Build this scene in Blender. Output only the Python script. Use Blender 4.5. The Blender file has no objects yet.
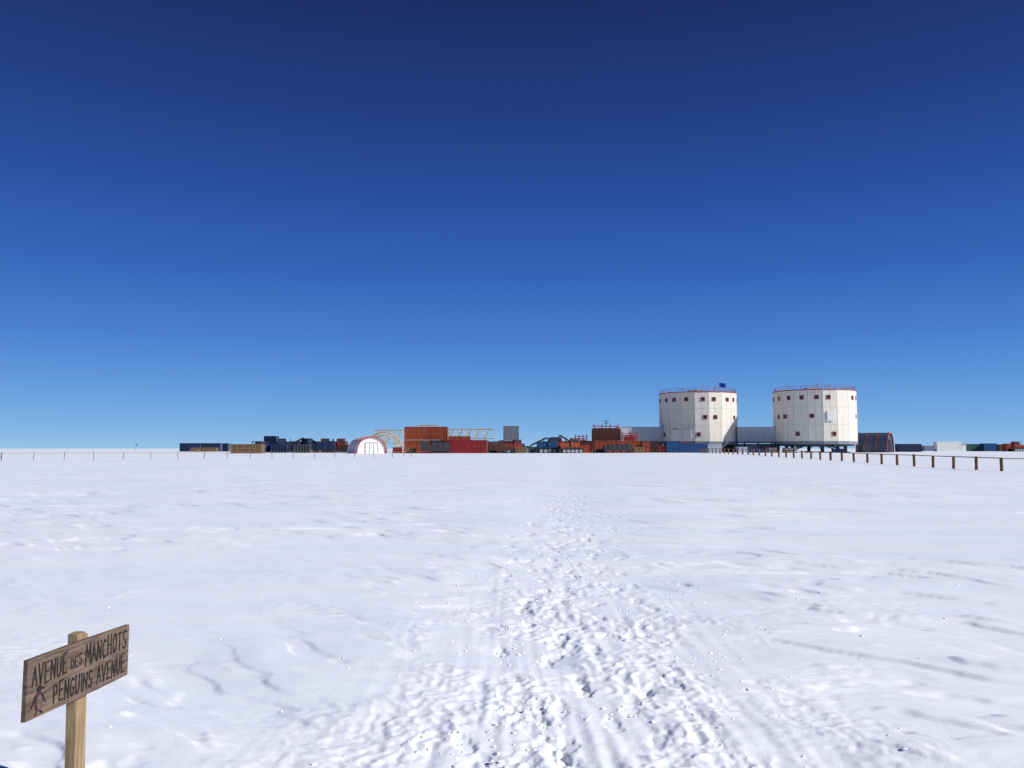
import bpy, math, random
import numpy as np
from mathutils import Vector
random.seed(7); rng=np.random.RandomState(11)
scene=bpy.context.scene
scene.view_settings.view_transform='Standard'
scene.view_settings.look='None'
scene.view_settings.exposure=0

# ------------------------------------------------------------ materials
def new_mat(name,col,rough=0.6,metal=0.0,var=0.25,scale=1.5,spec=0.3,streak=False):
    m=bpy.data.materials.new(name); m.use_nodes=True
    nt=m.node_tree; b=nt.nodes['Principled BSDF']
    b.inputs['Roughness'].default_value=rough
    b.inputs['Metallic'].default_value=metal
    b.inputs['Specular IOR Level'].default_value=spec
    tc=nt.nodes.new('ShaderNodeTexCoord')
    mp=nt.nodes.new('ShaderNodeMapping')
    if streak: mp.inputs['Scale'].default_value=(3,3,0.35)
    nz=nt.nodes.new('ShaderNodeTexNoise'); nz.inputs['Scale'].default_value=scale; nz.inputs['Detail'].default_value=6
    rp=nt.nodes.new('ShaderNodeValToRGB')
    rp.color_ramp.elements[0].position=0.3; rp.color_ramp.elements[1].position=0.7
    d=1-var
    rp.color_ramp.elements[0].color=(col[0]*d,col[1]*d,col[2]*d,1)
    rp.color_ramp.elements[1].color=(min(1,col[0]*(1+var*.3)),min(1,col[1]*(1+var*.3)),min(1,col[2]*(1+var*.3)),1)
    L=nt.links.new
    L(tc.outputs['Object'],mp.inputs['Vector']); L(mp.outputs['Vector'],nz.inputs['Vector'])
    L(nz.outputs['Fac'],rp.inputs['Fac']); L(rp.outputs['Color'],b.inputs['Base Color'])
    return m
M={}
M['white']=new_mat('white_panel',(.76,.71,.61),.5,var=.12,scale=.8,streak=True)
M['seam']=new_mat('panel_joint',(.40,.38,.34),.6,var=.1)
M['red']=new_mat('red_frame_paint',(.34,.05,.04),.5)
M['glass']=new_mat('dark_glass',(.03,.035,.045),.1,spec=.5)
M['steel']=new_mat('dark_steel',(.06,.06,.07),.5,.3)
M['galv']=new_mat('galvanised_steel',(.35,.37,.39),.45,.4)
M['tunnel']=new_mat('pale_cladding',(.42,.46,.53),.5,var=.1)
M['blue']=new_mat('navy_container_paint',(.010,.024,.075),.5,streak=True)
M['blue2']=new_mat('blue_container_paint',(.015,.07,.20),.5,streak=True)
M['orange']=new_mat('orange_container_paint',(.34,.070,.028),.55,streak=True,var=.4)
M['redc']=new_mat('red_container_paint',(.27,.022,.02),.55,streak=True,var=.4)
M['brown']=new_mat('brown_container_paint',(.10,.04,.03),.6,streak=True)
M['grey']=new_mat('grey_container_paint',(.20,.23,.27),.55,streak=True)
M['green']=new_mat('green_container_paint',(.035,.10,.09),.55,streak=True)
M['whitec']=new_mat('white_container_paint',(.75,.75,.73),.5,var=.1)
M['ply']=new_mat('crate_plywood',(.16,.10,.05),.8,var=.4,scale=3)
M['yellow']=new_mat('cream_truss_paint',(.46,.39,.26),.6)
M['black']=new_mat('rubber_track',(.02,.02,.022),.8)
M['fabric']=new_mat('white_tent_fabric',(.80,.80,.82),.7,var=.06)
M['redfab']=new_mat('red_tent_fabric',(.42,.07,.05),.7)
M['slate']=new_mat('slate_fabric',(.050,.075,.14),.6)
M['fence']=new_mat('fence_timber',(.20,.095,.055),.85,var=.45,scale=6)
M['rope']=new_mat('rope',(.25,.17,.12),.9)
M['pole']=new_mat('bamboo_pole',(.16,.14,.13),.85)
M['flagblue']=new_mat('blue_flag_cloth',(.02,.08,.38),.8)
M['flagred']=new_mat('red_flag_cloth',(.6,.06,.03),.8)

# wood of the sign
def wood(name,c1,c2,axis_scale,ns=1.0):
    m=bpy.data.materials.new(name); m.use_nodes=True; nt=m.node_tree; b=nt.nodes['Principled BSDF']
    b.inputs['Roughness'].default_value=.85; b.inputs['Specular IOR Level'].default_value=.15
    tc=nt.nodes.new('ShaderNodeTexCoord'); mp=nt.nodes.new('ShaderNodeMapping'); mp.inputs['Scale'].default_value=axis_scale
    n1=nt.nodes.new('ShaderNodeTexNoise'); n1.inputs['Scale'].default_value=3*ns; n1.inputs['Detail'].default_value=8; n1.inputs['Distortion'].default_value=.6
    n2=nt.nodes.new('ShaderNodeTexNoise'); n2.inputs['Scale'].default_value=7; n2.inputs['Detail'].default_value=4
    rp=nt.nodes.new('ShaderNodeValToRGB'); rp.color_ramp.elements[0].position=.34; rp.color_ramp.elements[1].position=.66
    rp.color_ramp.elements[0].color=(*c1,1); rp.color_ramp.elements[1].color=(*c2,1)
    mx=nt.nodes.new('ShaderNodeMix'); mx.data_type='RGBA'; mx.blend_type='MULTIPLY'; mx.inputs['Factor'].default_value=.55
    r2=nt.nodes.new('ShaderNodeValToRGB'); r2.color_ramp.elements[0].position=.3; r2.color_ramp.elements[1].position=.65
    r2.color_ramp.elements[0].color=(.45,.42,.42,1)
    bp=nt.nodes.new('ShaderNodeBump'); bp.inputs['Strength'].default_value=.5; bp.inputs['Distance'].default_value=.003
    L=nt.links.new
    L(tc.outputs['Object'],mp.inputs['Vector']); L(mp.outputs[0],n1.inputs['Vector']); L(tc.outputs['Object'],n2.inputs['Vector'])
    L(n1.outputs['Fac'],rp.inputs['Fac']); L(n2.outputs['Fac'],r2.inputs['Fac'])
    L(rp.outputs[0],mx.inputs['A']); L(r2.outputs[0],mx.inputs['B']); L(mx.outputs['Result'],b.inputs['Base Color'])
    L(n1.outputs['Fac'],bp.inputs['Height']); L(bp.outputs[0],b.inputs['Normal'])
    return m
M['board']=wood('weathered_board',(.10,.068,.05),(.21,.152,.115),(2.2,10,26))
M['postwood']=wood('post_timber',(.24,.165,.09),(.40,.29,.17),(18,18,1.2))
M['ink']=new_mat('black_paint',(.016,.012,.014),.7,var=.5,scale=40)
M['inkp']=new_mat('purple_paint',(.06,.022,.045),.7,var=.4,scale=40)

# ------------------------------------------------------------ geometry helper
class Geo:
    def __init__(s): s.v=[]; s.f=[]
    def _add(s,vs,fs):
        o=len(s.v); s.v+= [tuple(a) for a in vs]; s.f+=[tuple(i+o for i in f) for f in fs]
    def box(s,x0,x1,y0,y1,z0,z1,T=None):
        vs=[(x,y,z) for z in (z0,z1) for x,y in ((x0,y0),(x1,y0),(x1,y1),(x0,y1))]
        if T: vs=[T(*a) for a in vs]
        s._add(vs,[(3,2,1,0),(4,5,6,7),(0,1,5,4),(1,2,6,5),(2,3,7,6),(3,0,4,7)]); return s
    def cyl(s,p,q,r,n=12,r2=None):
        p=Vector(p); q=Vector(q); d=(q-p).normalized()
        a=d.orthogonal().normalized(); b=d.cross(a)
        if r2 is None: r2=r
        vs=[]
        for c,rr in ((p,r),(q,r2)):
            for i in range(n):
                t=2*math.pi*(i+.5)/n
                vs.append(c+a*math.cos(t)*rr+b*math.sin(t)*rr)
        fs=[(i,(i+1)%n,n+(i+1)%n,n+i) for i in range(n)]+[tuple(range(n-1,-1,-1)),tuple(range(n,2*n))]
        s._add(vs,fs); return s
    def beam(s,p,q,w): return s.cyl(p,q,w*.707,4)
    def prism(s,prof,y0,y1,T=None):   # profile in x,z extruded in y
        n=len(prof)
        vs=[(x,y0,z) for x,z in prof]+[(x,y1,z) for x,z in prof]
        if T: vs=[T(*a) for a in vs]
        s._add(vs,[tuple(range(n)),tuple(range(2*n-1,n-1,-1))]+[(i,n+i,n+(i+1)%n,(i+1)%n) for i in range(n)]); return s
    def obj(s,name,mat,parent=None,smooth=False):
        me=bpy.data.meshes.new(name); me.from_pydata(s.v,[],s.f); me.update()
        if smooth:
            for p in me.polygons: p.use_smooth=True
        me.materials.append(M[mat] if isinstance(mat,str) else mat)
        o=bpy.data.objects.new(name,me); scene.collection.objects.link(o)
        if parent: o.parent=parent
        return o
def empty(name,x,y,z,rz=0):
    e=bpy.data.objects.new(name,None); scene.collection.objects.link(e)
    e.location=(x,y,z); e.rotation_euler=(0,0,math.radians(rz)); e.empty_display_size=.5
    return e
def sst(a): a=np.clip(a,0,1); return a*a*(3-2*a)
def macro(x,y):
    r=np.hypot(x,y)
    return 0.72*sst((r-40)/115.)-0.25*sst((r-400)/1500.)
def gz(x,y): return float(macro(x,y))-.06

# ------------------------------------------------------------ snow ground
perm=rng.permutation(256); perm=np.concatenate([perm,perm,perm])
ang=rng.rand(256)*2*np.pi; GX=np.cos(ang); GY=np.sin(ang)
def perlin(x,y,seed=0):
    x=x+seed*17.31; y=y+seed*9.77
    xi=np.floor(x).astype(np.int64); yi=np.floor(y).astype(np.int64)
    xf=x-xi; yf=y-yi
    u=xf**3*(xf*(xf*6-15)+10); v=yf**3*(yf*(yf*6-15)+10)
    def g(ix,iy,dx,dy):
        h=perm[(perm[(ix+seed*7)&255]+iy)&255]
        return GX[h]*dx+GY[h]*dy
    a=g(xi,yi,xf,yf); b=g(xi+1,yi,xf-1,yf); c=g(xi,yi+1,xf,yf-1); d=g(xi+1,yi+1,xf-1,yf-1)
    return ((a+(b-a)*u)*(1-v)+(c+(d-c)*u)*v)*1.5
wd=np.array([.82,-.57])
prints=[]
for k in range(340):
    y=3.2+ (rng.rand()**1.5)*34
    x=.0635*y+rng.randn()*.45
    prints.append((x,y,(rng.randn()*.22),.006+.013*rng.rand()))
DR=.0036; DA=.08
def height(X,Y):
    R=np.hypot(X,Y); sp=DR*np.maximum(R,1)
    def fd(L): return np.clip(L/(sp*3.5)-.6,0,1)
    U=X*wd[0]+Y*wd[1]; V=-X*wd[1]+Y*wd[0]
    wx=.35*perlin(X/2.3,Y/2.3,1)+.12*perlin(X/.7,Y/.7,41); wy=.35*perlin(X/2.3,Y/2.3,2)+.10*perlin(X/.7,Y/.7,42)
    U2=U+wx; V2=V+wy
    h=.10*perlin(X/22,Y/15,3)*sst(R/12)+.030*perlin(U/5.5,V/3,4)
    xc=.0635*Y+.10*np.sin(Y/6.)
    w=1.35+.45*perlin(Y/2.,X*0,12)
    pm=np.exp(-np.abs((X-xc)/w)**2.6)*(Y>0)
    # wind-packed layers: gentle backs, abrupt lee edges
    n=perlin(U2/4.2,V2/1.0,5)+.40*perlin(U2/1.7,V2/.42,6)+.22*perlin(U2/.55,V2/.2,16)*fd(.25)+.08*perlin(U2/.2,V2/.09,26)*fd(.1)
    mask=sst((perlin(X/7,Y/5,7)+.28)/.5)*(1-.85*pm)
    t=n*1.5; fl=np.floor(t); fr=t-fl
    ter=(fl+sst(fr/.20)*.7+fr*.3)/1.5
    h+= .045*ter*mask*fd(.9)+.016*n*fd(1.)
    h+= .009*perlin(U2/1.8,V2/.5,8)*fd(.5)
    m2=sst((perlin(X/3,Y/3,9)+.1)/.4)
    h+= (1-.6*pm)*(.006*perlin(U2/.60,V2/.12,10)*fd(.12)*(.12+.88*m2)+.0032*perlin(U2/.26,V2/.06,11)*fd(.06)*(.2+.8*m2))
    # trampled trail
    pm2=pm*sst((perlin(X/.7,Y/1.5,13)+.34)/.4)
    h-= .028*pm
    dr=perlin(X/.09,Y/1.2,14)+.8*perlin(X/.2,Y/2.2,15)
    h+= .010*dr*pm*fd(.1)
    rd=1-np.abs(perlin(X/.13,Y/.16,17))*2.2
    h+= pm2*(.016*perlin(X/.30,Y/.42,27)*fd(.3)+.012*rd*fd(.15)
        +.018*np.abs(perlin(X/.08,Y/.09,18))*fd(.09)+.011*np.abs(perlin(X/.038,Y/.04,19))*fd(.045))
    h+= pm*.005*perlin(X/.05,Y/.055,28)*fd(.06)
    # scattered crust break-up outside the trail
    sc=sst((perlin(X/1.7,Y/1.7,20)-.18)/.25)*(1-pm)
    h+= sc*(.014*np.abs(perlin(X/.2,Y/.11,21))*fd(.15)+.009*perlin(X/.08,Y/.05,22)*fd(.07))
    return h
dense=np.arange(-42,42.01,DA)
coarse=np.concatenate([np.arange(44,180,3.),np.arange(180,317,3.)])
th=np.radians(np.concatenate([dense,coarse]))
r1=np.geomspace(.25,2.9,22)[:-1]
n2=int(math.log(75/2.9)/DR); r2=np.geomspace(2.9,75,n2)
r3=np.geomspace(75,9000,220)[1:]
rr=np.concatenate([r1,r2,r3])
TH,RR=np.meshgrid(th,rr)
X=RR*np.sin(TH); Y=RR*np.cos(TH)
H=height(X,Y)
for (px,py,a,d) in prints:
    pr=math.hypot(px,py); pa=math.degrees(math.atan2(px,py))
    i0,i1=np.searchsorted(rr,[pr-.36,pr+.36]); da=math.degrees(.36/pr)
    j0,j1=np.searchsorted(dense,[pa-da,pa+da])
    if i1<=i0 or j1<=j0: continue
    xs=X[i0:i1,j0:j1]-px; ys=Y[i0:i1,j0:j1]-py
    lu=xs*math.cos(a)-ys*math.sin(a); lv=xs*math.sin(a)+ys*math.cos(a)
    q=np.sqrt((lu/.055)**2+(lv/.14)**2)
    q=q+.5*perlin(X[i0:i1,j0:j1]/.06,Y[i0:i1,j0:j1]/.06,33)
    H[i0:i1,j0:j1]+= -d*(1-sst((q-.6)/.7))
H=H*(1-.75*sst((RR-70)/120))*(1-.9*sst((RR-600)/2000))
Z=H+macro(X,Y)
nr,nc=X.shape
co=np.empty((nr*nc+1,3),np.float32)
co[:-1,0]=X.ravel(); co[:-1,1]=Y.ravel(); co[:-1,2]=Z.ravel(); co[-1]=(0,0,0)
ii,jj=np.meshgrid(np.arange(nr-1),np.arange(nc),indexing='ij')
j2=(jj+1)%nc
quads=np.stack([ii*nc+jj,ii*nc+j2,(ii+1)*nc+j2,(ii+1)*nc+jj],-1).reshape(-1,4)[:,::-1]
jc=np.arange(nc); tris=np.stack([np.full(nc,nr*nc),(jc+1)%nc,jc],-1)
me=bpy.data.meshes.new('snow_ground')
nq=len(quads); ntri=len(tris)
me.vertices.add(len(co)); me.vertices.foreach_set('co',co.ravel())
me.loops.add(nq*4+ntri*3); me.loops.foreach_set('vertex_index',np.concatenate([quads.ravel(),tris.ravel()]).astype(np.int32))
me.polygons.add(nq+ntri)
ls=np.concatenate([np.arange(nq)*4,nq*4+np.arange(ntri)*3]).astype(np.int32)
me.polygons.foreach_set('loop_start',ls)
me.polygons.foreach_set('use_smooth',np.ones(nq+ntri,bool))
me.update(calc_edges=True); me.validate()
ground=bpy.data.objects.new('snow_ground',me); scene.collection.objects.link(ground)
def snow_mat():
    m=bpy.data.materials.new('snow'); m.use_nodes=True; nt=m.node_tree; b=nt.nodes['Principled BSDF']; L=nt.links.new
    b.inputs['Roughness'].default_value=.5; b.inputs['Specular IOR Level'].default_value=.3
    tc=nt.nodes.new('ShaderNodeTexCoord')
    mp=nt.nodes.new('ShaderNodeMapping'); mp.inputs['Rotation'].default_value=(0,0,math.radians(35)); mp.inputs['Scale'].default_value=(.3,1,1)
    mp2=nt.nodes.new('ShaderNodeMapping'); mp2.inputs['Rotation'].default_value=(0,0,math.radians(35)); mp2.inputs['Scale'].default_value=(.25,1,1)
    def noise(vec,s,d,r=.55):
        n=nt.nodes.new('ShaderNodeTexNoise'); n.inputs['Scale'].default_value=s; n.inputs['Detail'].default_value=d; n.inputs['Roughness'].default_value=r
        L(vec,n.inputs['Vector']); return n
    L(tc.outputs['Object'],mp.inputs[0]); L(tc.outputs['Object'],mp2.inputs[0])
    nA=noise(mp2.outputs[0],.5,7,.6); nB=noise(mp.outputs[0],9,5,.6); nC=noise(tc.outputs['Object'],75,4,.7)
    rp=nt.nodes.new('ShaderNodeValToRGB'); rp.color_ramp.elements[0].position=.35; rp.color_ramp.elements[1].position=.65
    rp.color_ramp.elements[0].color=(.82,.855,.91,1); rp.color_ramp.elements[1].color=(.90,.915,.945,1)
    L(nA.outputs['Fac'],rp.inputs['Fac']); L(rp.outputs[0],b.inputs['Base Color'])
    b1=nt.nodes.new('ShaderNodeBump'); b1.inputs['Strength'].default_value=.6; b1.inputs['Distance'].default_value=.06
    b2=nt.nodes.new('ShaderNodeBump'); b2.inputs['Strength'].default_value=.5; b2.inputs['Distance'].default_value=.012
    b3=nt.nodes.new('ShaderNodeBump'); b3.inputs['Strength'].default_value=.4; b3.inputs['Distance'].default_value=.005
    L(nA.outputs['Fac'],b1.inputs['Height']); L(nB.outputs['Fac'],b2.inputs['Height']); L(nC.outputs['Fac'],b3.inputs['Height'])
    L(b1.outputs[0],b2.inputs['Normal']); L(b2.outputs[0],b3.inputs['Normal']); L(b3.outputs[0],b.inputs['Normal'])
    return m
M['snow']=snow_mat(); me.materials.append(M['snow'])

# loose snow chunks lying along the trail
ico=[(0,0,1),(.89,0,.45),(.28,.85,.45),(-.72,.53,.45),(-.72,-.53,.45),(.28,-.85,.45),(.72,.53,-.45),(-.28,.85,-.45),(-.89,0,-.45),(-.28,-.85,-.45),(.72,-.53,-.45),(0,0,-1)]
icf=[(0,1,2),(0,2,3),(0,3,4),(0,4,5),(0,5,1),(1,6,2),(2,7,3),(3,8,4),(4,9,5),(5,10,1),(6,7,2),(7,8,3),(8,9,4),(9,10,5),(10,6,1),(11,7,6),(11,8,7),(11,9,8),(11,10,9),(11,6,10)]
g=Geo(); cx=[];cy=[]
for k in range(6500):
    y=3.+ (rng.rand()**1.6)*26
    if k%11==0: x=(rng.rand()-.5)*1.2*y
    else: x=.0635*y+rng.randn()*.8
    cx.append(x);cy.append(y)
cx=np.array(cx);cy=np.array(cy)
pn=perlin(cx/.8,cy/1.1,31)
hz=height(cx,cy)
for x,y,z,p in zip(cx,cy,hz,pn):
    if p<0.05: continue
    s=.003+.014*rng.rand()**3
    vs=[(x+a*s*(.6+.9*rng.rand()),y+b*s*(.6+.9*rng.rand()),z+s*.15+c*s*.55*(.6+.8*rng.rand())) for a,b,c in ico]
    g._add(vs,icf)
g.obj('snow_chunks','snow')

# ------------------------------------------------------------ wooden sign
sg=empty('wooden_sign',-1.8975,3.755,0,math.degrees(math.atan2(.71,.085)))
W=.3535; z0,z1=.565,.806
g=Geo(); g.prism([(-W,z0+.001),(W*.4,z0-.002),(W,z0+.002),(W+.002,z1-.003),(W*.1,z1+.001),(-W+.002,z1)],-.009,.009)
g.obj('board','board',sg)
g=Geo(); g.prism([(.014,-.35),(.092,-.35),(.062,.822),(.036,.838),(-.014,.834)],.0105,.055); g.obj('post','postwood',sg)
g=Geo()
for sx,sz in ((.018,.745),(.036,.625)): g.cyl((sx,-.0092,sz),(sx,-.0115,sz),.005,10)
g.obj('screws','steel',sg)
GL={
'A':[[(0,0),(.45,1),(.95,0)],[(.2,.38),(.78,.4)]],
'V':[[(0,1),(.42,0),(.9,1)]],
'E':[[(.85,1),(.08,.97),(.05,0),(.85,.03)],[(.06,.5),(.7,.54)]],
'N':[[(0,0),(.05,1),(.8,.02),(.85,1)]],
'U':[[(0,1),(.03,.3),(.2,.02),(.6,.02),(.8,.3),(.82,1)]],
'D':[[(.05,0),(.05,1),(.5,.95),(.85,.6),(.8,.3),(.5,.03),(.05,0)]],
'S':[[(.82,.88),(.5,1),(.12,.85),(.15,.6),(.7,.42),(.8,.18),(.45,0),(.05,.12)]],
'M':[[(0,0),(.1,1),(.48,.35),(.88,1),(.98,0)]],
'C':[[(.85,.85),(.5,1),(.12,.75),(.05,.35),(.3,.03),(.85,.1)]],
'H':[[(.05,0),(.05,1)],[(.8,0),(.82,1)],[(.05,.5),(.8,.52)]],
'O':[[(.45,1),(.1,.78),(.05,.3),(.35,0),(.75,.15),(.88,.6),(.7,.92),(.45,1)]],
'T':[[(0,.97),(.9,1)],[(.45,.98),(.45,0)]],
'P':[[(.05,0),(.07,1),(.6,.97),(.8,.75),(.6,.5),(.07,.45)]],
'G':[[(.85,.85),(.5,1),(.1,.72),(.06,.3),(.35,.02),(.8,.12),(.83,.45),(.5,.45)]],
'I':[[(.4,0),(.42,1)]],
}
def stroke(g,pts,w,y=-.0105):
    for (a,b),(c,d) in zip(pts[:-1],pts[1:]):
        L=math.hypot(c-a,d-b)
        if L<1e-6: continue
        nx,nz=-(d-b)/L,(c-a)/L; ex,ez=(c-a)/L*w*.35,(d-b)/L*w*.35
        w1=w*.5*(.8+.4*random.random()); w2=w*.5*(.8+.4*random.random())
        yy=y-random.random()*.0004
        g._add([(a-ex+nx*w1,yy,b-ez+nz*w1),(a-ex-nx*w1,yy,b-ez-nz*w1),(c+ex-nx*w2,yy,d+ez-nz*w2),(c+ex+nx*w2,yy,d+ez+nz*w2)],[(0,1,2,3)])
def word(g,txt,s0,s1,zb,zh,w):
    x0=-W+2*W*s0; x1=-W+2*W*s1
    wid=[.5 if c=='I' else (1.15 if c=='M' else 1) for c in txt]; tot=sum(wid); x=x0
    for c,k in zip(txt,wid):
        cw=(x1-x0)*k/tot; jz=(random.random()-.5)*.008; hs=zh*(.93+.14*random.random()); sl=(random.random()-.5)*.08
        for st in GL[c]:
            stroke(g,[(x+cw*.8*px+sl*pz*cw, zb+jz+hs*pz) for px,pz in st],w)
        x+=cw
g=Geo()
word(g,'AVENUE',.045,.365,.694,.080,.0078)
word(g,'DES',.388,.505,.708,.042,.006)
word(g,'MANCHOTS',.53,.985,.696,.086,.0078)
word(g,'PENGUINS',.235,.62,.590,.076,.0078)
word(g,'AVENUE',.655,.975,.590,.082,.0078)
g.obj('lettering','ink',sg)
g=Geo(); px=-W+2*W*.105
def blob(g,cx,cz,a,b,rot=0,n=18,y=-.0102):
    vs=[]
    for i in range(n):
        t=2*math.pi*i/n; u=a*math.cos(t); v=b*math.sin(t)
        vs.append((cx+u*math.cos(rot)-v*math.sin(rot),y,cz+u*math.sin(rot)+v*math.cos(rot)))
    g._add(vs,[tuple(range(n))])
blob(g,px,.628,.026,.042); g.obj('penguin_body','inkp',sg)
g=Geo(); blob(g,px+.004,.623,.014,.030,0,18,-.0112); g.obj('penguin_belly','board',sg)
g=Geo(); blob(g,px+.002,.676,.015,.014,0,18,-.0108); 
stroke(g,[(px+.012,.677),(px+.034,.672)],.006,-.0108)
stroke(g,[(px-.022,.65),(px-.042,.612)],.008,-.0108); stroke(g,[(px+.022,.65),(px+.040,.617)],.008,-.0108)
stroke(g,[(px-.012,.586),(px-.02,.577)],.007,-.0108); stroke(g,[(px+.012,.586),(px+.024,.577)],.007,-.0108)
g.obj('penguin_head_and_flippers','ink',sg)

# ------------------------------------------------------------ containers & co
def container(x,y,col,L=6.06,rz=0,z=None,H=2.59,Wd=2.44,name='shipping_container'):
    e=empty(name,x,y,gz(x,y) if z is None else z,rz)
    l,w=L/2,Wd/2
    Geo().box(-l+.06,l-.06,-w+.06,w-.06,.14,H-.06).obj('body',col,e)
    g=Geo(); n=int(L/.42)
    for i in range(n):
        xx=-l+.2+(L-.4)*(i+.5)/n
        g.box(xx-.09,xx+.09,-w+.022,-w+.07,.22,H-.2); g.box(xx-.09,xx+.09,w-.07,w-.022,.22,H-.2)
    for i in range(5):
        yy=-w+.2+(Wd-.4)*(i+.5)/5
        g.box(-l+.022,-l+.07,yy-.09,yy+.09,.22,H-.2)
    g.obj('corrugation',col,e)
    g=Geo()
    for a in (-1,1):
        for b in (-1,1):
            g.box(a*l-.08 if a>0 else a*l,a*l if a>0 else a*l+.08, b*w-.08 if b>0 else b*w, b*w if b>0 else b*w+.08,0,H)
        g.box(-l+.08,l-.08,a*w-.07 if a>0 else a*w+.003,a*w-.003 if a>0 else a*w+.07,.05,.19)
        g.box(-l+.08,l-.08,a*w-.07 if a>0 else a*w+.003,a*w-.003 if a>0 else a*w+.07,H-.13,H-.003)
    g.obj('corner_frame',col,e)
    g=Geo()
    for yy in (-.8,-.35,.35,.8): g.cyl((l-.02,yy,.2),(l-.02,yy,H-.15),.03,6)
    g.obj('door_rods','galv',e)
    return e
def P(px,z): return (px-512)/835.*z
container(P(192,255),255,'blue',6.06,3); container(P(212.5,256),256,'blue',6.06,-1); container(P(226,262),262,'blue',2.4,0)
def crate(x,y,w,d,h,n,mat='ply',name='wooden_crate',z=None,rz=0):
    e=empty(name,x,y,gz(x,y) if z is None else z,rz)
    g=Geo(); g2=Geo()
    g.box(-w/2,w/2,-d/2,d/2,.12,h)
    for i in range(n+1):
        xx=-w/2+w*i/n
        g2.box(xx-.05,xx+.05,-d/2-.03,-d/2+.01,.0,h+.03)
    for zz in (.12,h*.5,h-.08): g2.box(-w/2-.03,w/2+.03,-d/2-.05,-d/2-.031,zz,zz+.09)
    g.obj('panels',mat,e); g2.obj('battens','brown' if mat!='ply' else 'postwood',e)
    return e
crate(P(249,150),150,5.4,2.4,1.75,5); crate(P(206,235),235,7.0,2,1.2,6)
crate(P(196,230),230,2.0,2,.8,2)
def tank(x,y,col,rz=0,z=None,r=1.05,L=6.06):
    e=empty('tank_container',x,y,gz(x,y) if z is None else z,rz); l=L/2
    Geo().cyl((-l+.35,0,1.3),(l-.35,0,1.3),r,20).cyl((-l+.1,0,1.3),(-l+.35,0,1.3),.6,20,r).cyl((l-.35,0,1.3),(l-.1,0,1.3),r,20,.6).obj('tank',col,e,False)
    g=Geo()
    for a in (-l,l):
        for b in (-1.15,1.15):
            g.beam((a,b,0),(a,b,2.5),.14)
        g.beam((a,-1.15,2.5),(a,1.15,2.5),.12); g.beam((a,-1.15,.1),(a,1.15,.1),.12); g.beam((a,-1.15,.1),(a,1.15,2.5),.08)
    for b in (-1.15,1.15): g.beam((-l,b,.1),(l,b,.1),.12); g.beam((-l,b,2.5),(l,b,2.5),.1)
    g.obj('frame','steel',e); Geo().cyl((0,0,2.25),(0,0,2.6),.3,12).obj('manhole','galv',e)
def tractor(x,y,col,rz=0,s=1.0):
    e=empty('tracked_tractor',x,y,gz(x,y),rz); e.scale=(s,s,s)
    g=Geo()
    for b in (-1.3,.8):
        g.prism([(-2.3,.35),(-1.9,0),(1.9,0),(2.4,.4),(2.3,.9),(1.7,1.15),(-1.8,1.15),(-2.35,.85)],b,b+.5)
    g.obj('tracks','black',e)
    g=Geo()
    for b in (-1.34,1.3):
        for xx in (-1.7,-.85,0,.85,1.7): g.cyl((xx,b,.45),(xx,b+.04,.45),.34,12)
    g.obj('wheels','galv',e)
    Geo().box(-2.2,2.3,-.78,.78,.6,1.3).prism([(.3,1.3),(2.4,1.3),(2.4,1.95),(.3,2.1)],-.6,.6).obj('hull_and_hood',col,e)
    Geo().prism([(-1.6,1.3),(.25,1.3),(.25,2.2),(0,2.95),(-1.45,2.95),(-1.6,2.2)],-.8,.8).obj('cab',col,e)
    Geo().box(-1.35,-.05,-.83,-.8,2.15,2.75).box(-1.35,-.05,.8,.83,2.15,2.75).obj('cab_windows','glass',e)
    Geo().box(-1.7,.15,-.9,.9,2.952,3.05).obj('cab_roof','steel',e)
    Geo().cyl((1.0,-.3,2.05),(1.0,-.3,3.0),.07,8).box(2.6,2.75,-1.6,1.6,.1,1.0).box(2.38,2.6,-.6,-.4,.4,.6).box(2.38,2.6,.4,.6,.4,.6).obj('exhaust_and_blade','steel',e)
def sledge(x,y,load,rz=0):
    e=empty('cargo_sledge',x,y,gz(x,y),rz)
    g=Geo()
    for b in (-1.0,.9): g.prism([(-3,.05),(2.6,.05),(3.2,.5),(3.1,.6),(2.5,.2),(-3,.2)],b,b+.12)
    for xx in (-2.4,-.8,.8,2.2): g.box(xx-.08,xx+.08,-1.1,1.12,.2,.55)
    g.box(-3,2.6,-1.15,1.17,.552,.7); g.obj('runners_and_deck','steel',e)
    g=Geo(); random.seed(int(abs(x)*10))
    xx=-2.8
    while xx<2:
        w=.6+random.random()*.8; h=.6+random.random()*1.3; g.box(xx,xx+w,-.95,.95,.703,.7+h); xx+=w+.12
    g.obj('load',load,e)
def drums(x,y,n,m,mat='blue2',rz=0,rows=2):
    e=empty('fuel_drum_stack',x,y,gz(x,y),rz); g=Geo(); g2=Geo()
    for i in range(n):
        for j in range(m):
            for k in range(rows):
                g.cyl((i*.62-n*.31,j*.62,k*.92+.05),(i*.62-n*.31,j*.62,k*.92+.93),.29,12)
                g2.cyl((i*.62-n*.31,j*.62,k*.92+.3),(i*.62-n*.31,j*.62,k*.92+.34),.305,12)
    g.obj('drums',mat,e); g2.obj('drum_ribs','steel',e)
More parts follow.
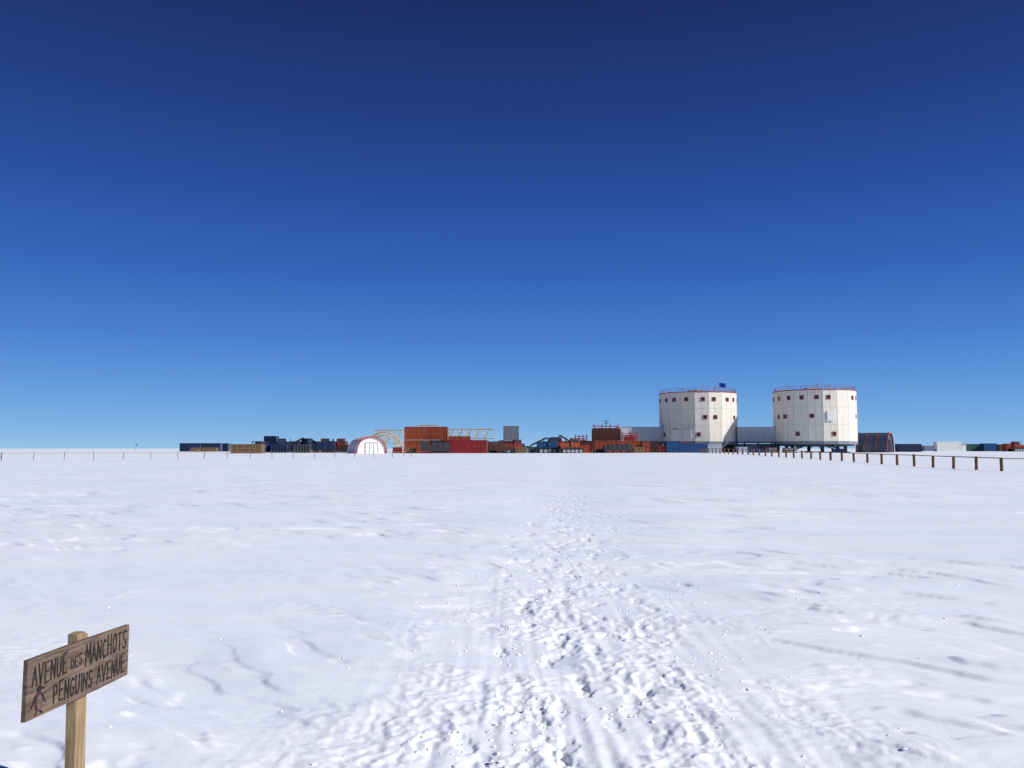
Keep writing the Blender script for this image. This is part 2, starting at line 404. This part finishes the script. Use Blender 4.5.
def crane(x,y,rz,col='orange',reach=5.5,top=4.6):
    e=empty('telescopic_loader',x,y,gz(x,y),rz)
    g=Geo()
    for xx in (-1.5,1.5):
        for b in (-1.05,.7): g.cyl((xx,b,.6),(xx,b+.35,.6),.6,14)
    g.obj('tyres','black',e)
    Geo().box(-2.3,2.2,-.65,.65,.6,1.35).prism([(-.7,1.35),(.7,1.35),(.6,2.4),(-.5,2.4)],-.95,-.05).obj('chassis_and_cab',col,e)
    Geo().box(-.45,.45,-.985,-.952,1.65,2.25).obj('cab_window','glass',e)
    Geo().beam((-2.0,.4,1.6),(reach-2,.4,top),.26).beam((reach-2,.4,top),(reach-1.5,.4,top-.9),.16).beam((-.2,.4,1.35),(1,.4,2.2),.12).obj('boom','steel',e)
zz=188
for px,c,kind in ((264,'blue','t'),(276,'blue','c'),(286,'blue','tr'),(292,'green','c2'),(301,'blue','t2'),(309,'blue','tr'),(318,'redc','c'),(329,'brown','tr'),(338,'redc','tr'),(347,'redc','dr')):
    x=P(px,zz)
    if kind in('t','t2'): tank(x,zz,c,80)
    if kind=='c': container(x,zz+3,c,2.99,0)
    if kind=='c2': container(x,zz+6,c,6.06,85); 
    if kind=='tr': tractor(x,zz,c,random.choice((-160,20,70)),1.05)
    if kind=='dr': drums(x,zz,5,2,'redc')
container(P(270,200),200,'blue',6.06,0); container(P(297,203),203,'blue',6.06,0); container(P(311,198),198,'green',2.99,0)
drums(P(281,178),178,6,2,'blue'); drums(P(304,176),176,6,2,'steel'); sledge(P(326,181),181,'blue',5); sledge(P(342,186),186,'brown',-8)
container(P(333,200),200,'blue',6.06,0); container(P(272,204),204,'blue',2.99,0,gz(0,204)+1.4)
crane(P(297,192),192,10,'blue',3.6,3.4); crane(P(316,190),190,170,'brown',3.4,3.2)
def arch_tent(x,y,Wd,Hh,Ln,rz,shell,rim,endm,name,door='galv',k0=.95,k1=1.02,step=3.0,ex=.85):
    e=empty(name,x,y,gz(x,y),rz); n=18
    def prof(k): return [(-Wd/2*k*math.cos(math.pi*i/n), Hh*k*max(0,math.sin(math.pi*i/n))**ex) for i in range(n+1)]
    g=Geo(); p=prof(1); 
    for i in range(n):
        a,b=p[i],p[i+1]; g._add([(a[0],0,a[1]),(b[0],0,b[1]),(b[0],Ln,b[1]),(a[0],Ln,a[1])],[(0,1,2,3)])
    g.obj('shell',shell,e,True)
    g=Geo(); g._add([(a,.25,b) for a,b in p],[tuple(range(n+1))]); g._add([(a,Ln-.02,b) for a,b in p],[tuple(range(n,-1,-1))]); g.obj('end_walls',endm,e)
    g=Geo()
    def hoop(y0,y1,k0,k1):
        q0,q1=prof(k0),prof(k1)
        for i in range(n):
            vs=[]
            for yv in (y0,y1):
                vs+=[(q0[i][0],yv,q0[i][1]),(q0[i+1][0],yv,q0[i+1][1]),(q1[i+1][0],yv,q1[i+1][1]),(q1[i][0],yv,q1[i][1])]
            g._add(vs,[(0,1,2,3),(7,6,5,4),(0,4,5,1),(3,2,6,7)])
    hoop(-.05,.24,k0,k1)
    k=step
    while k<Ln: hoop(k,k+.3,1.001,1.015); k+=step
    g.obj('hoops',rim,e)
    Geo().box(-Wd*.2,Wd*.2,.16,.24,.02,Hh*.62).obj('door',door,e)
    g=Geo()
    for xx in (-.2,-.067,.067,.2): g.box(Wd*xx-.04,Wd*xx+.04,.10,.158,.02,Hh*.64)
    g.box(-Wd*.21,Wd*.21,.09,.098,Hh*.62,Hh*.65); g.obj('door_frame','seam' if door=='fabric' else 'steel',e)
    return e
arch_tent(P(374,160),158,5.8,3.25,9,22,'fabric','redfab','fabric','arched_storage_tent','fabric')
def truss(x0,x1,y,zb,zt,name='steel_lattice_frame'):
    e=empty(name,x0,y,gz((x0+x1)/2,y)); w=x1-x0; g=Geo(); n=max(2,int(w/1.9)); 
    for yy in (0,2.2):
        g.beam((0,yy,zt),(w,yy,zt),.14); g.beam((0,yy,zb),(w,yy,zb),.14)
        for i in range(n):
            a=w*i/n; b=w*(i+1)/n; g.beam((a,yy,zb),((a+b)/2,yy,zt),.10); g.beam(((a+b)/2,yy,zt),(b,yy,zb),.10); g.beam((a,yy,zb),(a,yy,zt),.08)
        for i in range(0,n+1,2): g.beam((w*i/n,yy,0),(w*i/n,yy,zb),.16)
    for i in range(n+1): g.beam((w*i/n,0,zt),(w*i/n,2.2,zt),.08)
    g.obj('lattice','yellow',e)
    return e
truss(P(375,186),P(406,186),186,2.2,5.1); truss(P(449,186),P(494,186),186,3.2,5.3)
truss(P(418,190),P(437,190),190,4.6,6.3)
e=empty('curved_lattice_arch',P(384,182),182,gz(P(384,182),182)); g=Geo()
for yy in (0,2):
    pr=None
    for i in range(11):
        t=math.pi*i/10; a=Vector((-4.2*math.cos(t),yy,4.6*math.sin(t))); b=Vector((-3.5*math.cos(t),yy,3.9*math.sin(t)))
        if pr: g.beam(pr[0],a,.13); g.beam(pr[1],b,.13); g.beam(pr[0],b,.08)
        g.beam(a,b,.08); pr=(a,b)
g.obj('lattice','yellow',e)
yb=164; zb=gz(P(420,yb),yb)
for k in (0,1):
    container(P(418,yb),yb,'orange' ,5.0,0,zb+k*2.62); container(P(439.5,yb),yb,'orange' if k else 'brown',3.4,0,zb+k*2.62)
container(P(467,160),160,'redc',7.7,0)
container(P(474,172),172,'orange',6.06,0)
container(P(456,172),172,'orange',6.06,0,gz(0,172)+.9)
crate(P(411,159),159,2.0,1.4,1.1,3,'ply'); sledge(P(436,158),158,'steel',4); crate(P(398,163),163,1.6,1.4,1.2,2,'redc','packing_case')
zb=gz(0,178); container(P(511,178),178,'grey',3.3,0,zb+2.62,3.1); container(P(509,178),178,'brown',4.8,0,zb)
container(P(500,184),184,'grey',3,0); 
crate(P(521,168),168,2.2,1.6,1.2,3); crate(P(493,165),165,1.6,1.6,1.5,2,'redc','packing_case'); sledge(P(502,163),163,'brown',0)
tractor(P(514,170),170,'redc',200,.9); drums(P(527,172),172,4,2,'grey',0,1); sledge(P(533,177),177,'green',4)
tractor(P(549,172),172,'blue2',185,1.05); tractor(P(560,176),176,'redc',15,1.1); tractor(P(571,170),170,'orange',190,1.0)
container(P(555,190),190,'blue',6.06,0); sledge(P(566,182),182,'brown',0); container(P(574,187),187,'brown',6.06,0)
crane(P(540,180),180,12,'blue2',3.6,3.3); crane(P(568,184),184,165,'redc',3.8,3.9)
yb=176
container(P(587,yb),yb,'brown',2.99,0); container(P(583,yb-3),yb-4,'orange',2.5,0,None,1.7)
container(P(606,yb),yb,'orange',6.06,0); container(P(631,yb+1),yb+1,'orange',5.4,0); container(P(619,yb+6),yb+6,'redc',6.06,0); 
container(P(606,yb+5),yb+5,'brown',6.06,0,gz(15,yb)+2.62)
crate(P(645,yb),yb,1.5,2,2.4,2,'orange','packing_case')
drums(P(599,yb-5),yb-5,5,2,'brown',0,1); sledge(P(617,yb-6),yb-6,'steel',3); crate(P(638,yb-5),yb-5,1.8,1.3,1.2,3,'ply')
def scaffold(x,y,w,d,h,zb,name='scaffold_tower',nx=3):
    e=empty(name,x,y,gz(x,y)+zb); g=Geo(); nz=3
    for i in range(nx+1):
        for yy in (0,d): g.beam((w*i/nx,yy,-zb),(w*i/nx,yy,h+.9),.10)
    for k in range(nz+1):
        for yy in (0,d):
            g.beam((0,yy,h*k/nz),(w,yy,h*k/nz),.1); g.beam((0,yy,h*k/nz+.5),(w,yy,h*k/nz+.5),.06)
            if k<nz: g.beam((0,yy,h*k/nz),(w/2,yy,h*(k+1)/nz),.08); g.beam((w/2,yy,h*(k+1)/nz),(w,yy,h*k/nz),.08)
    g.obj('frame','red',e); g=Geo()
    for k in range(1,nz+1): g.box(.05,w-.05,.05,d-.05,h*k/nz-.05,h*k/nz+.04)
    g.obj('decks','brown',e); Geo().box(w*.15,w*.8,.3,d-.3,.1,h*.78).obj('machine_housing','orange',e)
scaffold(P(594,184.5),184,5.4,2.6,2.8,2.6)
scaffold(P(577,186),190,2.6,2,1.6,1.6)
scaffold(P(622,186),185,3.2,2,1.2,2.6,'scaffold_tower',2)
e=empty('antenna_mast',P(606,189),189,gz(17,189)); Geo().beam((0,0,0),(0,0,7.4),.12).beam((-.8,0,7.1),(.8,0,7.1),.07).beam((-.5,0,6.6),(.5,0,6.6),.07).obj('mast','steel',e)

# ------------------------------------------------------------ towers
def tower(x,y,R,rot,seed,zb=2.25,Hb=11.65):
    e=empty('station_tower',x,y,gz(x,y),0); N=18; ap=R*math.cos(math.pi/N); fw=2*R*math.sin(math.pi/N)
    pts=[(R*math.cos(2*math.pi*(i-.5)/N+rot),R*math.sin(2*math.pi*(i-.5)/N+rot)) for i in range(N)]
    g=Geo(); n=N
    vs=[(a,b,zb) for a,b in pts]+[(a,b,zb+Hb) for a,b in pts]
    g._add(vs,[tuple(range(n-1,-1,-1)),tuple(range(n,2*n))]+[(i,(i+1)%n,n+(i+1)%n,n+i) for i in range(n)]); g.obj('walls','white',e)
    def F(i):
        a=2*math.pi*i/N+rot; ca,sa=math.cos(a),math.sin(a)
        return lambda s,o,z: (ca*(ap+o)-sa*s, sa*(ap+o)+ca*s, z)
    seam=Geo(); fr=Geo(); gl=Geo(); pan=Geo(); rim=Geo(); rail=Geo(); foot=Geo()
    rs=random.Random(seed)
    for i in range(N):
        T=F(i)
        seam.box(-fw*.5+.01,-fw*.5+.085,-.02,.022,zb+.36,zb+Hb-.3,T)
        seam.box(-.015,.015,-.02,.012,zb+.36,zb+Hb-.3,T)
        for k in (1,2): seam.box(-fw/2+.09,fw/2-.02,-.02,.010,zb+Hb*k/3-.02,zb+Hb*k/3+.02,T)
        rim.box(-fw/2,fw/2,-.03,.07,zb+Hb-.16,zb+Hb+.05,T)
        foot.box(-fw/2,fw/2,-.5,.05,zb-.35,zb+.32,T)
        for k,zr in enumerate((.165,.5,.85)):
            pr=(.42,.45,.85)[k]
            if rs.random()<pr:
                s=rs.choice((-.75,0,.75)) if k<2 else rs.choice((-.3,.3)); zc=zb+Hb*zr; q=.34; t=.12
                gl.box(s-q+.01,s+q-.01,-.02,.035,zc-q+.01,zc+q-.01,T)
                fr.box(s-q-t,s+q+t,-.02,.11,zc+q,zc+q+t,T); fr.box(s-q-t,s+q+t,-.02,.11,zc-q-t,zc-q,T)
                fr.box(s-q-t,s-q,-.02,.108,zc-q,zc+q,T); fr.box(s+q,s+q+t,-.02,.108,zc-q,zc+q,T)
            elif k<2 and rs.random()<.35:
                pan.box(-.75,.75,-.02,.28,zb+Hb*zr-1.05,zb+Hb*zr+1.05,T)
        for s in (-fw/2,0): rail.box(s-.03,s+.03,-.35,-.29,zb+Hb+.05,zb+Hb+.9,T)
        for zz_ in (.45,.85): rail.box(-fw/2,fw/2,-.34,-.30,zb+Hb+zz_,zb+Hb+zz_+.05,T)
    seam.obj('panel_joints','seam',e); fr.obj('window_frames','red',e); gl.obj('window_glass','glass',e)
    pan.obj('escape_hatches','whitec',e); rim.obj('roof_flashing','red',e); rail.obj('roof_railing','red',e); foot.obj('base_ring','grey',e)
    g=Geo(); 
    for i in range(6):
        a=math.pi*i/3+.4; c,s=math.cos(a)*6.6,math.sin(a)*6.6
        g.cyl((c,s,0),(c,s,zb-.35),.38,12); g.cyl((c,s,-.1),(c,s,.25),1.0,12); g.beam((c,s,.4),(c*.35,s*.35,zb-.4),.2)
        a2=a+math.pi/3; g.beam((c,s,zb-.6),(math.cos(a2)*6.6,math.sin(a2)*6.6,zb-.6),.35)
    g.cyl((0,0,zb-.7),(0,0,zb-.36),8.2,24); g.obj('legs_and_platform','steel',e)
    g=Geo(); zt=zb+Hb
    for k in range(9):
        a=rs.random()*6.28; r=rs.random()*7; h=.9+rs.random()*1.0; c,s=math.cos(a)*r,math.sin(a)*r
        g.cyl((c,s,zt),(c,s,zt+h),.05,6)
        if k%2: g.box(c-.2,c+.2,s-.2,s+.2,zt+h,zt+h+.3)
    g.box(-2,1,-1,1,zt,zt+.9); g.obj('roof_instruments','galv',e)
    return e
T1=tower(44.1,198,9.05,.05,4); T2=tower(69.0,190.5,9.0,.2,21)
zt=gz(44,198)+2.25+11.65
e=empty('flag_pole',47.6,192,zt); Geo().cyl((0,0,0),(0,0,2.4),.06,8).obj('pole','galv',e)
g=Geo(); nfx=10
for i in range(nfx):
    a=i*.17;b=(i+1)*.17; ya=.18*math.sin(a*3.2); yb_=.18*math.sin(b*3.2)
    g._add([(a,ya,1.25-.16*a),(b,yb_,1.25-.16*b),(b,yb_,2.3-.2*b),(a,ya,2.3-.2*a)],[(0,1,2,3)])
g.obj('flag','flagblue',e,True)
def walkway(x0,x1,y0,y1,zb,zt,legs=3):
    L=math.hypot(x1-x0,y1-y0); e=empty('enclosed_walkway',x0,y0,gz(x0,y0),math.degrees(math.atan2(y1-y0,x1-x0)))
    Geo().box(0,L,-1.5,1.5,zb,zt).obj('corridor','tunnel',e); g=Geo()
    n=max(2,int(L/2.4))
    for i in range(n+1):
        s=L*i/n; g.box(s-.04,s+.04,-1.53,-1.5,zb,zt); 
    g.box(0,L,-1.56,-1.532,zb,zb+.12); g.box(0,L,-1.56,-1.532,zt-.12,zt); g.obj('panel_joints','galv',e); g=Geo()
    for i in range(legs):
        s=L*(i+.5)/legs
        for b in (-1.2,1.2): g.beam((s,b,0),(s,b,zb),.22)
    g.box(0,L,-1.3,1.3,zb-.3,zb-.003); g.obj('legs_and_beam','steel',e)
walkway(24.5,35.6,196,197,2.6,6.0); walkway(52.3,61.0,194,191.5,2.5,5.9)
walkway(20,24.3,197,197,3.2,4.9,1)
container(P(672,182),182,'blue2',3,0); container(P(681.5,183),183,'orange',1.6,0,None,2.2); container(P(692,182),182,'blue2',6.06,0,None,2.0)
container(P(711,186),186,'tunnel',4,0,None,1.9); container(P(728,196),200,'grey',6.06,30)
container(P(748,196),198.5,'tunnel',6.06,0,None,2.1); container(P(766,198),199,'grey',6.06,0,None,2.1)
container(P(741,185),185,'tunnel',2,0,None,1.3); drums(P(757,184),184,5,2,'blue2',0,1); crate(P(771,182),182,1.8,1.5,1.2,2,'grey','packing_case')
container(P(654,186),186,'brown',3.2,0,None,2.2); crate(P(662,182),182,1.6,1.5,1.6,2,'redc','packing_case')
drums(P(840,180),180,5,2,'blue',0,1); crate(P(787,180),180,2.0,1.4,1.1,2,'grey','packing_case')
e=empty('access_stairs',P(716,187),187,gz(40,187),0); g=Geo()
for i in range(9): g.box(i*.3,i*.3+.32,0,1.0,i*.27+.1,i*.27+.15)
g.beam((0,0,0.1),(2.7,0,2.5),.1); g.beam((0,1,0.1),(2.7,1,2.5),.1); g.beam((0,0,1.1),(2.7,0,3.5),.06)
g.obj('flight','galv',e)
arch_tent(90.0,199,6.0,4.75,7.0,52,'slate','orange','slate','arched_hangar','steel',.965,1.01,2.3,.6)
container(P(907,226),226,'blue',6.06,0,None,2.2); container(P(864,190),190,'steel',2,0,None,2.0)
container(P(946,262),262,'whitec',7.6,0,None,3.2); container(P(959,266),266,'whitec',2.4,0,None,2.2)
container(P(972,270),270,'green',6.06,0,None,2.4); container(P(987,268),268,'blue2',4.0,0,None,2.6); container(P(999,270),270,'brown',2.4,0,None,2.3)
container(P(1008,258),258,'orange',3,0,None,2.5); tractor(P(1016,252),252,'redc',10,1.0); container(P(930,300),300,'grey',6.06,0,None,2.0)
crate(P(1021,262),262,3,2,1.4,3)

# ------------------------------------------------------------ fences
def fence(pts,h,w,rail,step,mat,railmat,name,jit=.04,toprail=True):
    e=empty(name,0,0,0); g=Geo(); gr=Geo(); prev=None; rs=random.Random(3)
    for (a,b),(c,d) in zip(pts[:-1],pts[1:]):
        L=math.hypot(c-a,d-b); n=int(L/step)
        for i in range(n+1):
            x=a+(c-a)*i/n; y=b+(d-b)*i/n; z=float(macro(x,y)); hh=h*(.94+.1*rs.random())
            tx,ty=(rs.random()-.5)*jit*2,(rs.random()-.5)*jit*2
            g.cyl((x,y,z-.3),(x+tx,y+ty,z+hh),w*.707,4)
            cur=(x+tx,y+ty,z+h*.93)
            if prev:
                m=((prev[0]+cur[0])/2,(prev[1]+cur[1])/2,(prev[2]+cur[2])/2-rail[1])
                gr.cyl(prev,m,rail[0],5); gr.cyl(m,cur,rail[0],5)
            prev=cur
    g.obj('posts',mat,e); gr.obj('top_rail',railmat,e)
fence([(33.6,57.6),(34.2,90),(36.8,165)],.95,.17,(.035,.0),3.15,'fence','fence','timber_fence')
fence([(44,53.7),(33.6,57.6)],.92,.09,(.03,.03),6.0,'fence','rope','rope_fence')
fence([(-75,80),(-53,87),(-36,98),(-13.5,112)],.85,.05,(.012,.06),2.6,'pole','rope','pole_fence',.08)
for (x,y,h,m) in ((P(404,118),118,1.1,'flagred'),(P(137,240),240,2.2,'flagblue'),(P(389,300),300,4.5,'flagred')):
    e=empty('marker_flag',x,y,gz(x,y)); Geo().cyl((0,0,0),(0,0,h),.04,6).obj('pole','pole',e)
    g=Geo(); g.box(.0,.5,-.01,.01,h-.38,h-.02); g.obj('cloth',m,e)

# ------------------------------------------------------------ light, sky, camera
EL=math.radians(35); AZ=math.radians(111)
S=Vector((math.sin(AZ)*math.cos(EL),math.cos(AZ)*math.cos(EL),math.sin(EL)))
ld=bpy.data.lights.new('sun','SUN'); ld.energy=5.0; ld.angle=math.radians(.53); ld.color=(1,.985,.965)
lo=bpy.data.objects.new('sun',ld); scene.collection.objects.link(lo); lo.rotation_euler=S.to_track_quat('Z','Y').to_euler(); lo.location=(30,-30,60)
w=bpy.data.worlds.new('World'); scene.world=w; w.use_nodes=True; nt=w.node_tree
bg=nt.nodes['Background']; sky=nt.nodes.new('ShaderNodeTexSky'); sky.sky_type='NISHITA'; sky.sun_disc=False
sky.sun_elevation=EL; sky.sun_rotation=AZ; sky.altitude=3200; sky.air_density=1.0; sky.dust_density=.0; sky.ozone_density=3.0
# thin dry high-altitude air: blend the physical sky with a deep blue elevation gradient
tc=nt.nodes.new('ShaderNodeTexCoord'); sx=nt.nodes.new('ShaderNodeSeparateXYZ'); rp=nt.nodes.new('ShaderNodeValToRGB')
nt.links.new(tc.outputs['Generated'],sx.inputs[0]); nt.links.new(sx.outputs['Z'],rp.inputs['Fac'])
def lin(c): 
    c=c/255.; return c/12.92 if c<=.04045 else ((c+.055)/1.055)**2.4
stops=[(0.0,(142,190,232)),(.025,(118,172,226)),(.07,(92,150,218)),(.125,(68,124,205)),(.20,(48,98,184)),(.29,(35,75,156)),(.38,(28,57,127)),(.485,(23,41,98)),(1.0,(12,22,64))]
cr=rp.color_ramp
while len(cr.elements)<len(stops): cr.elements.new(.5)
for e_,(p,c) in zip(cr.elements,stops):
    e_.position=p; e_.color=(lin(c[0]),lin(c[1]),lin(c[2]),1)
gain=nt.nodes.new('ShaderNodeVectorMath'); gain.operation='SCALE'; gain.inputs['Scale'].default_value=10.0
nt.links.new(rp.outputs['Color'],gain.inputs[0])
mx=nt.nodes.new('ShaderNodeMix'); mx.data_type='RGBA'; mx.inputs['Factor'].default_value=.93
nt.links.new(sky.outputs[0],mx.inputs['A']); nt.links.new(gain.outputs[0],mx.inputs['B'])
nt.links.new(mx.outputs['Result'],bg.inputs['Color']); bg.inputs['Strength'].default_value=.10
cd=bpy.data.cameras.new('camera'); cam=bpy.data.objects.new('camera',cd); scene.collection.objects.link(cam)
cd.sensor_width=36; cd.lens=29.36; cd.clip_start=.05; cd.clip_end=30000
cam.location=(0,0,1.65); cam.rotation_euler=(math.radians(90+4.41),0,0)
scene.camera=cam
